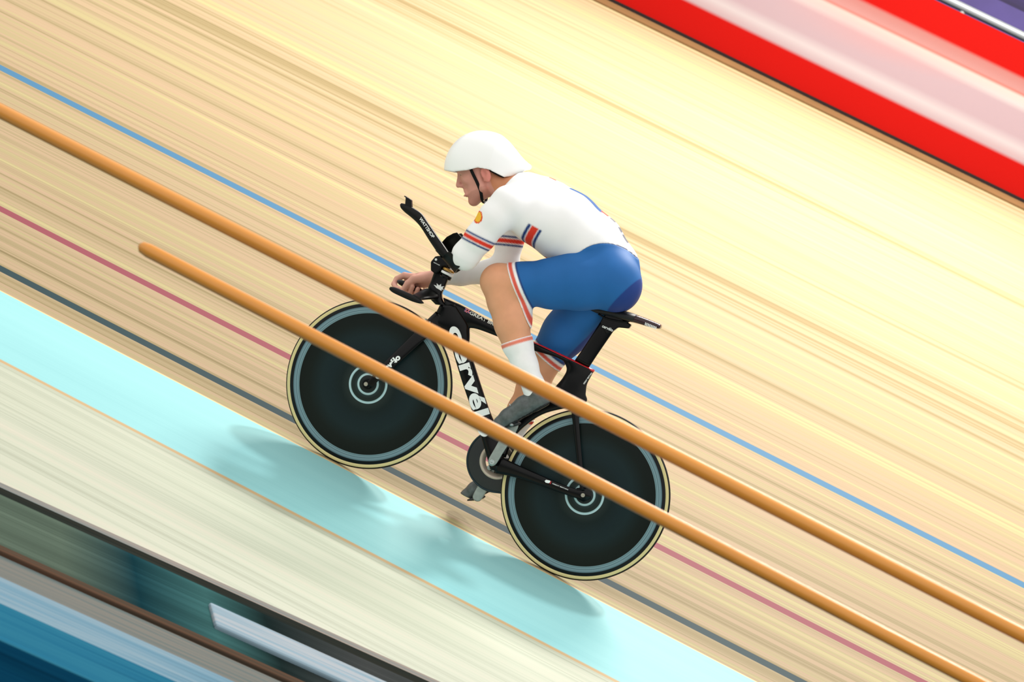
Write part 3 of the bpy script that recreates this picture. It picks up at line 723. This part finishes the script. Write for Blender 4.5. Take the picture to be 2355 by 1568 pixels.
def foot_px(ped, y, d, F, r=1.0, grow=0):
    dx, dy = d; nx, ny = -dy, dx                                            # sole normal turned towards the pedal
    if ny < 0: nx, ny = -nx, -ny
    b = (ped[0]-nx*20, ped[1]-ny*20)
    heel = (b[0]-dx*88, b[1]-dy*88); toe = (b[0]+dx*36, b[1]+dy*36+0); mid = (b[0]-dx*45-nx*5, b[1]-dy*45-ny*5)
    F.cap(P(*heel, y), P(*mid, y), .032+grow, .034+grow, .012)
    F.cap(P(*mid, y), P(*b, y), .034+grow, .029+grow, .012, 1.25)
    F.cap(P(*b, y), P(b[0]+dx*22+nx*3, b[1]+dy*22+ny*3, y), .029+grow, .022+grow, .012, 1.3)
    F.cap(P(b[0]+dx*22+nx*3, b[1]+dy*22+ny*3, y), P(toe[0]+nx*4, toe[1]+ny*4, y), .022+grow, .016+grow, .01, 1.3)
    return heel, b, toe
def unproj_px(w):
    d = np.array(w)-CAM; z = d@FWD; return (W/2+FPX*(d@RT)/z, H/2-FPX*(d@UP)/z)
SH1, SH2 = F_(), F_()
near_ped = unproj_px((pn[0], -.118, pn[2])); far_ped = unproj_px((pf[0], .122, pf[2]))
hl1, _, _ = foot_px(near_ped, -.118, (-.87, .49), SH1); hl2, _, _ = foot_px(far_ped, .122, (-.90, .436), SH2)
LG.cap(P(1226, 884, -.12), P(hl1[0]-16, hl1[1]-2, -.119), .038, .034, .02)
FG.cap(P(1150, 1052, .116), P(hl2[0]-14, hl2[1]-2, .121), .036, .032, .02)
SH1.cap(P(1232, 893, -.12), P(hl1[0]-10, hl1[1], -.119), .040, .036, .02)
SH2.cap(P(1152, 1060, .118), P(hl2[0]-8, hl2[1], .121), .038, .034, .02)
# --- head
HD = F_()
HC = P(1104, 376, 0)
hf = P(1104-92, 376+39, 0)-HC; hf[1] = 0; hf /= np.linalg.norm(hf)
hu = np.array([hf[2], 0, -hf[0]]); hu = hu if hu[2] > 0 else -hu
AXH = [hf, (0, 1, 0), hu]
def hp(f, y, u): return HC+hf*f+np.array([0, y, 0])+hu*u
HD.ell(hp(-.004, 0, .008), (.097, .075, .096), AXH, .02)
HD.ell(hp(.034, 0, -.052), (.056, .060, .078), AXH, .03)
HD.cap(hp(.082, -.034, .006), hp(.082, .034, .006), .012, .012, .012)
HD.cap(hp(.087, 0, -.004), hp(.112, 0, -.046), .0085, .0105, .010)
for s in (-1, 1):
    HD.cap(hp(.018, s*.052, -.098), hp(.078, s*.014, -.128), .016, .017, .02)
    HD.cap(hp(.02, s*.052, -.06), hp(.018, s*.052, -.098), .014, .016, .02)
    HD.ell(hp(.062, s*.044, -.040), (.022, .016, .017), AXH, .016)
    HD.ell(hp(.101, s*.010, -.053), (.010, .008, .008), AXH, .006)
    HD.ell(hp(.096, s*.031, -.016), (.012, .017, .010), AXH, .010, cut=True)
    HD.ell(hp(-.018, s*.078, -.056), (.019, .008, .032), AXH, .006)
    HD.cap(hp(-.016, s*.080, -.084), hp(-.004, s*.074, -.078), .007, .006, .005)
    HD.ell(hp(-.013, s*.088, -.050), (.010, .010, .018), AXH, .003, cut=True)
    HD.ell(hp(.098, s*.020, -.096), (.010, .010, .004), AXH, .006)
HD.ell(hp(.078, 0, -.126), (.020, .024, .018), AXH, .012)
HD.cap(hp(.092, -.016, -.079), hp(.092, .016, -.079), .006, .006, .010)
HD.cap(hp(.090, -.014, -.090), hp(.090, .014, -.090), .0065, .0065, .007)
HD.cap(hp(.088, 0, -.058), hp(.090, 0, -.076), .010, .009, .012)
HD.ell(hp(.040, 0, -.100), (.048, .050, .036), AXH, .02)

BODY = smin(T.S, NK.S, .03); BODY = smin(BODY, HD.S, .015); BODY = smin(BODY, A.S, .03); BODY = smin(BODY, B.S, .03)
BODY = smin(BODY, HN.S, .010); BODY = smin(BODY, LG.S, .006); BODY = smin(BODY, FG.S, .006)
BODY = np.minimum(BODY, np.maximum(SH1.S+.006, -1)); BODY = np.minimum(BODY, SH2.S+.006)

# photo-plane coordinates of voxels/vertices for drawing hems and printed bands
def pxy(x, z, y=-.12):
    dx, dy, dz = x-CAM[0], y-CAM[1], z-CAM[2]
    zz = dx*FWD[0]+dy*FWD[1]+dz*FWD[2]
    return W/2+FPX*(dx*RT[0]+dy*RT[1]+dz*RT[2])/zz, H/2-FPX*(dx*UP[0]+dy*UP[1]+dz*UP[2])/zz
X_, Y_, Z_ = T.xz()
def grid_px(y): 
    a, b = pxy(X_, Z_, y); return a.astype(np.float32), b.astype(np.float32)
GN, GF, G0 = grid_px(-.12), grid_px(.12), grid_px(0)
def hpl(g, p, n):
    L_ = math.hypot(*n); return ((g[0]-p[0])*n[0]/L_+(g[1]-p[1])*n[1]/L_)*PX
def circ(g, c, r): return (np.hypot(g[0]-c[0], g[1]-c[1])-r)*PX
def cap2(g, a, b, r):
    ax, ay = b[0]-a[0], b[1]-a[1]; t = np.clip(((g[0]-a[0])*ax+(g[1]-a[1])*ay)/(ax*ax+ay*ay), 0, 1)
    return (np.hypot(g[0]-a[0]-t*ax, g[1]-a[1]-t*ay)-r)*PX
RTs = np.minimum(circ(GN, (1392, 640), 80), np.maximum(circ(GN, (1410, 676), 66), -1))
RTs = np.minimum(RTs, hpl(GN, (1440, 690), (-.3, -1)))
# skin body
MSK = mat('skin', (214, 158, 130), .48, .4, noise=.05, nscale=30, sss=.15, vcol=True)
body = surface('person', T, BODY)
SKIN = np.array(lin((222, 160, 122))); SKF = np.array(lin((212, 150, 134))); SKH = np.array(lin((214, 158, 140)))
def dye_skin(co):
    x, y, z = co.T; col = np.tile(SKIN, (len(co), 1))
    r = co-HC; f, u = r@hf, r@hu
    head = (r**2).sum(1) < .185**2
    col[head] = SKF
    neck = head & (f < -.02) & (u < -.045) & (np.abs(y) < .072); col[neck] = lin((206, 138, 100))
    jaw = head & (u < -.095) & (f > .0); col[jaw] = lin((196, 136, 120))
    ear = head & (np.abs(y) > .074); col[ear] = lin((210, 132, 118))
    brow = head & (f > .078) & (np.abs(u-.006) < .006) & (np.abs(np.abs(y)-.03) < .018); col[brow] = lin((96, 62, 48))
    lip = head & (f > .092) & (np.abs(u+.084) < .008) & (np.abs(y) < .016); col[lip] = lin((184, 108, 100))
    hand = (x < P(1000, 640, .19)[0]) & (y > .12); col[hand] = SKH
    return col
dye(body, dye_skin)
person = link('person', body, MSK, label='cyclist in white and blue racing suit and white helmet crouched on the black track bicycle', category='person')
# eyes
for s in (-1, 1):
    bm = bmesh.new(); bmesh.ops.create_uvsphere(bm, u_segments=24, v_segments=16, radius=.0105); me = bpy.data.meshes.new('eye'); bm.to_mesh(me); bm.free()
    moved(me, hp(.0735, s*.030, -.014))
    ey = link('eye', me, mat('eye_white', (225, 215, 210), .2, .5), person)
    bm = bmesh.new(); bmesh.ops.create_uvsphere(bm, u_segments=16, v_segments=10, radius=.0055); me = bpy.data.meshes.new('iris'); bm.to_mesh(me); bm.free()
    moved(me, hp(.0795, s*.0305, -.015)); link('iris', me, mat('iris_brown', (60, 40, 30), .2, .5), ey)
# --- jersey
J = np.maximum(T.S-.004, -RTs); J = smin(J, A.S-.004, .03); J = smin(J, B.S-.004, .03); J = smin(J, NK.S-.005, .03)
J = np.maximum(J, -hpl(GN, (1124, 466), (62, 51)))                 # collar
J = np.maximum(J, -np.where(Y_ > .1, hpl(GF, (1006, 640), (1, .1)), 1))
MJ = mat('jersey_cloth', (240, 240, 240), .75, .2, noise=.02, nscale=15, vcol=True)
jme = surface('jersey', T, J)
def cl(c): return np.array(lin(c))
JW, NAVY, RED, BLUE = cl((243, 243, 243)), cl((30, 58, 118)), cl((226, 60, 40)), cl((28, 84, 150))
def dye_j(co):
    x, y, z = co.T; col = np.tile(JW, (len(co), 1))
    a = pxy(x, z, -.17); b = pxy(x, z, .19); c = pxy(x, z, 0)
    def stripes(msk, s, st):
        for lo, hi, cc in st:
            w_ = (msk*np.clip((s-lo)/2.6+.5, 0, 1)*np.clip((hi-s)/2.6+.5, 0, 1))[:, None]; col[:] = col*(1-w_)+cc*w_
    def sd(g, p, n): L_ = math.hypot(*n); return (g[0]-p[0])*n[0]/L_+(g[1]-p[1])*n[1]/L_
    stripes(y < -.085, sd(a, (1097, 538), (-.45, .90)), [(0, 4.5, NAVY), (7, 17, RED), (19.5, 24, NAVY)])
    stripes((y > .125) & (b[1] < 600) & (a[0] > 0), sd(b, (1157, 541), (-.10, .99)), [(0, 4.5, NAVY), (7, 17, RED), (19.5, 24, NAVY)])
    under = sd(c, (1232, 512), (.42, .9)) > 0
    a2 = pxy(x, z, -.12); under = np.clip(sd(a2, (1230, 519), (-.5, .87))/3+.5, 0, 1)
    stripes(under*(np.abs(y) < .21)*np.clip((a2[0]-1194+12*(a2[1]-545)/20)/3, 0, 1)*(c[1] < 585) , sd(a2, (1208, 536), (.80, .6)), [(0, 7, NAVY), (9, 25, RED), (27, 33, NAVY)])
    cr = ((a[0]-1106)/14)**2+((a[1]-501)/16)**2+((y+.205)/.045)**2; m = (y < -.13)
    col[m & (cr < 1)] = cl((226, 84, 40)); col[m & (cr < .6)] = cl((246, 190, 60))
    top = np.abs(y) < .045
    ab = sd(c, (1318, 428), (78, 56)); col[top & (ab > 0) & (ab < 92) & (sd(c, (1318, 442), (-.58, .81)) < 0)] = BLUE
    for q, r_, cc in [((1274, 409), 7, RED), ((1396, 487), 9, RED), ((1412, 505), 5, cl((110, 110, 120))), ((1442, 548), 9, cl((110, 110, 120))), ((1428, 528), 5, cl((110, 110, 120)))]:
        col[(np.abs(y) < .03) & (np.hypot(c[0]-q[0], c[1]-q[1]) < r_+3)] = cc
    e = sd(c, (1459, 590), (-1, .15)); col[(np.abs(y) < .05) & (np.abs(y) > .03) & (c[1] > 590)] = RED
    return col
dye(jme, dye_j)
link('jersey', jme, MJ, person, label='white long-sleeved racing top with red and navy bands')
# --- shorts
hemN = hpl(GN, (1181, 645), (-.94, .34)); hemF = hpl(GF, (1256, 826), (-.68, .74))
Sh = smin(np.maximum(T.S-.0045, RTs), np.maximum(LG.S-.0045, hemN), .02); Sh = smin(Sh, np.maximum(FG.S-.0045, hemF), .02)
Sh = np.maximum(Sh, np.where(Y_ < 0, hemN, hemF))
sme = surface('shorts', T, Sh)
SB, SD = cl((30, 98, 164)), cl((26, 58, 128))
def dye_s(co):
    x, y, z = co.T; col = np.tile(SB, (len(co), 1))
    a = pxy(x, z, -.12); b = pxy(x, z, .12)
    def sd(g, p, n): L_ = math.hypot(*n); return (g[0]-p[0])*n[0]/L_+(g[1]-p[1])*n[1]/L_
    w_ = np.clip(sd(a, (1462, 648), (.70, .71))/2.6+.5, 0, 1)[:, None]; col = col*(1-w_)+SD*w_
    for g, m, p, n in ((a, y < 0, (1181, 645), (-.94, .34)), (b, y >= 0, (1256, 826), (-.68, .74))):
        s = -sd(g, p, n)
        for lo, hi, cc in [(-9, 19, JW), (3.5, 12, cl((224, 92, 74))), (19, 23, NAVY)]:
            w_ = (m*np.clip((s-lo)/2.6+.5, 0, 1)*np.clip((hi-s)/2.6+.5, 0, 1))[:, None]; col[:] = col*(1-w_)+cc*w_
    return col
dye(sme, dye_s)
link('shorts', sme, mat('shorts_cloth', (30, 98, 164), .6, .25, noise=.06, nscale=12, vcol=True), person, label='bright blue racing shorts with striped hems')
# --- socks and shoes
MS = mat('sock_cloth', (240, 240, 240), .8, .2, noise=.03, vcol=True)
for F, g, p, n, y, lbl in ((LG, GN, (1186, 782), (-.30, -.95), -.12, 'near'), (FG, GF, (1193, 950), (.42, -.9), .12, 'far')):
    so = np.maximum(F.S-.0035, hpl(g, p, n)); me = surface('sock', T, so)
    def ds(co, g=y, p=p, n=n, lbl=lbl):
        a = pxy(co[:, 0], co[:, 2], g); L_ = math.hypot(*n); s = -((a[0]-p[0])*n[0]+(a[1]-p[1])*n[1])/L_
        col = np.tile(cl((240, 240, 240)), (len(co), 1)); 
        w_ = (np.clip((s-2.5)/2.6+.5, 0, 1)*np.clip((11-s)/2.6+.5, 0, 1))[:, None]; col = col*(1-w_)+(cl((232, 130, 108)) if lbl == 'near' else cl((200, 60, 50)))*w_
        return col
    dye(me, ds); link('sock', me, MS, person)
MSH = mat('shoe_shell', (84, 90, 90), .4, .4, noise=.3, nscale=60)
LACE = mat('lace_white', (220, 224, 220), .4, .4)
for F, y, d, ped, hp_ in ((SH1, -.118, (-.87, .49), near_ped, hl1), (SH2, .122, (-.90, .436), far_ped, hl2)):
    g = grid_px(y); nx, ny = -d[1], d[0]
    if ny < 0: nx, ny = -nx, -ny
    S = F.S-.003
    S = np.maximum(S, hpl(g, (ped[0]+nx*1.5, ped[1]+ny*1.5), (nx, ny)))           # flat sole
    ankle = (hp_[0]-30, hp_[1]-14)
    S = np.maximum(S, hpl(g, (hp_[0]-nx*26-8, hp_[1]-ny*26-8), (-nx+.3, -ny-.1)))
    sh = link('shoe', surface('shoe', T, S), MSH, person)
    so = F.copy(); S2 = np.maximum(F.S-.006, hpl(g, (ped[0]+nx*1.5, ped[1]+ny*1.5), (nx, ny))); S2 = np.maximum(S2, -hpl(g, (ped[0]-nx*3, ped[1]-ny*3), (nx, ny)))
    link('sole', surface('sole', T, S2), mat('sole_black', (22, 22, 24), .4, .4), sh)
    for k in range(4):
        q = (ped[0]-nx*44-d[0]*(18+k*11), ped[1]-ny*44-d[1]*(18+k*11))
        tb = tube_me('lace', [P(q[0]+nx*4, q[1]+ny*4, y-.022), P(q[0], q[1], y), P(q[0]+nx*4, q[1]+ny*4, y+.022)], .0022, N=6, sub=4)
        link('lace', tb, LACE, sh)
# --- helmet
HM = F_()
HM.ell(P(1106, 387, 0), (.146, .098, .150), k=.02)
HM.cap(P(1140, 366, 0), P(1216, 384, 0), .080, .012, .04)
HS = HM.S.copy()
inner = HM.S+.012
cx_ = [1000, 1022, 1050, 1085, 1108, 1135, 1165, 1190, 1206, 1240]; cyv = [390, 392, 397, 394, 388, 393, 409, 405, 394, 388]
rim = ((G0[1]-np.interp(G0[0], cx_, cyv))*PX).astype(np.float32)
HS = np.maximum(HS, rim)
hd_in = np.maximum(smin(HD.S, NK.S, .02)-.004, -1)
HS = np.maximum(HS, -np.maximum(inner, rim-.0-1)); HS = np.maximum(HS, -hd_in)
helmet = link('helmet', surface('helmet', T, HS), mat('helmet_white', (246, 247, 246), .3, .4), person, label='smooth white aero helmet')
pad = np.maximum(HM.S+.008, rim+.004-np.where(G0[0] > 1132, .011, 0)); pad = np.maximum(pad, -(HM.S+.030)); pad = np.maximum(pad, -hd_in)
link('helmet_liner', surface('helmet_liner', T, pad), mat('liner_black', (14, 14, 16), .8, .2), helmet)
strap = [hp(.030, -.080, .0), hp(.030, -.0785, -.03), hp(.028, -.0715, -.075), hp(.030, -.062, -.112), hp(.040, -.040, -.140), hp(.046, 0, -.148)]
full = strap+[p*np.array([1, -1, 1]) for p in strap[-2::-1]]
link('chin_strap', tube_me('chin_strap', full, .0062, N=10, sub=6, flat=(1, .45)), mat('strap_black', (8, 8, 9), .7, .2), helmet)
back = [hp(-.052, -.084, .0), hp(-.045, -.078, -.05), hp(-.02, -.070, -.09), hp(.020, -.066, -.108)]
# ================================================================ CAMERA AND LIGHT
cd = bpy.data.cameras.new('camera'); cam = bpy.data.objects.new('camera', cd); COL.objects.link(cam)
cd.sensor_width = 36; cd.lens = FPX/W*36; cd.clip_end = 200
M = Matrix(((RT[0], UP[0], -FWD[0], CAM[0]), (RT[1], UP[1], -FWD[1], CAM[1]), (RT[2], UP[2], -FWD[2], CAM[2]), (0, 0, 0, 1)))
cam.matrix_world = M
cd.dof.use_dof = True; cd.dof.focus_distance = 14.25; cd.dof.aperture_fstop = 7.0
scene.camera = cam
w = bpy.data.worlds.new('arena_air'); scene.world = w; w.use_nodes = True
bg = w.node_tree.nodes['Background']; bg.inputs[0].default_value = (1, .985, .95, 1); bg.inputs[1].default_value = .98
def sun(name, d, e, ang, col=(1, 1, 1)):
    l = bpy.data.lights.new(name, 'SUN'); l.energy = e; l.angle = math.radians(ang); l.color = col
    o = bpy.data.objects.new(name, l); COL.objects.link(o)
    o.rotation_euler = Vector(d).to_track_quat('-Z', 'Y').to_euler(); o.location = (0, 0, 12); return o
sun('arena_floodlights', (-.047, -.16, -.37), 1.32, 4.5)
def area(name, loc, tgt, e, sx, sy, col=(1, 1, 1)):
    l = bpy.data.lights.new(name, 'AREA'); l.shape = 'RECTANGLE'; l.size = sx; l.size_y = sy; l.energy = e; l.color = col
    o = bpy.data.objects.new(name, l); COL.objects.link(o); o.location = loc
    o.rotation_euler = (Vector(tgt)-Vector(loc)).to_track_quat('-Z', 'Y').to_euler(); return o
area('roof_lamp_row', (.2, 7.0, 6.8), (.1, 6.3, 0), 980, 4, 1.5, (1, .945, .87))
sp = bpy.data.lights.new('added_apron_pool', 'SPOT'); sp.energy = 700; sp.spot_size = math.radians(17); sp.spot_blend = 1; sp.shadow_soft_size = .3; sp.color = (.95, 1, .93)  # added lamp that makes the bright pool on the apron
so_ = bpy.data.objects.new('added_apron_pool', sp); COL.objects.link(so_); so_.location = (.2, -2.0, 7.5); so_.rotation_euler = (Vector((.0, -1.25, ZA))-so_.location).to_track_quat('-Z', 'Y').to_euler()
vs = scene.view_settings
scene.display_settings.display_device = 'sRGB'
vs.view_transform = 'Standard'; vs.look = 'None'; vs.gamma = 1; vs.use_curve_mapping = False; vs.exposure = 0.30
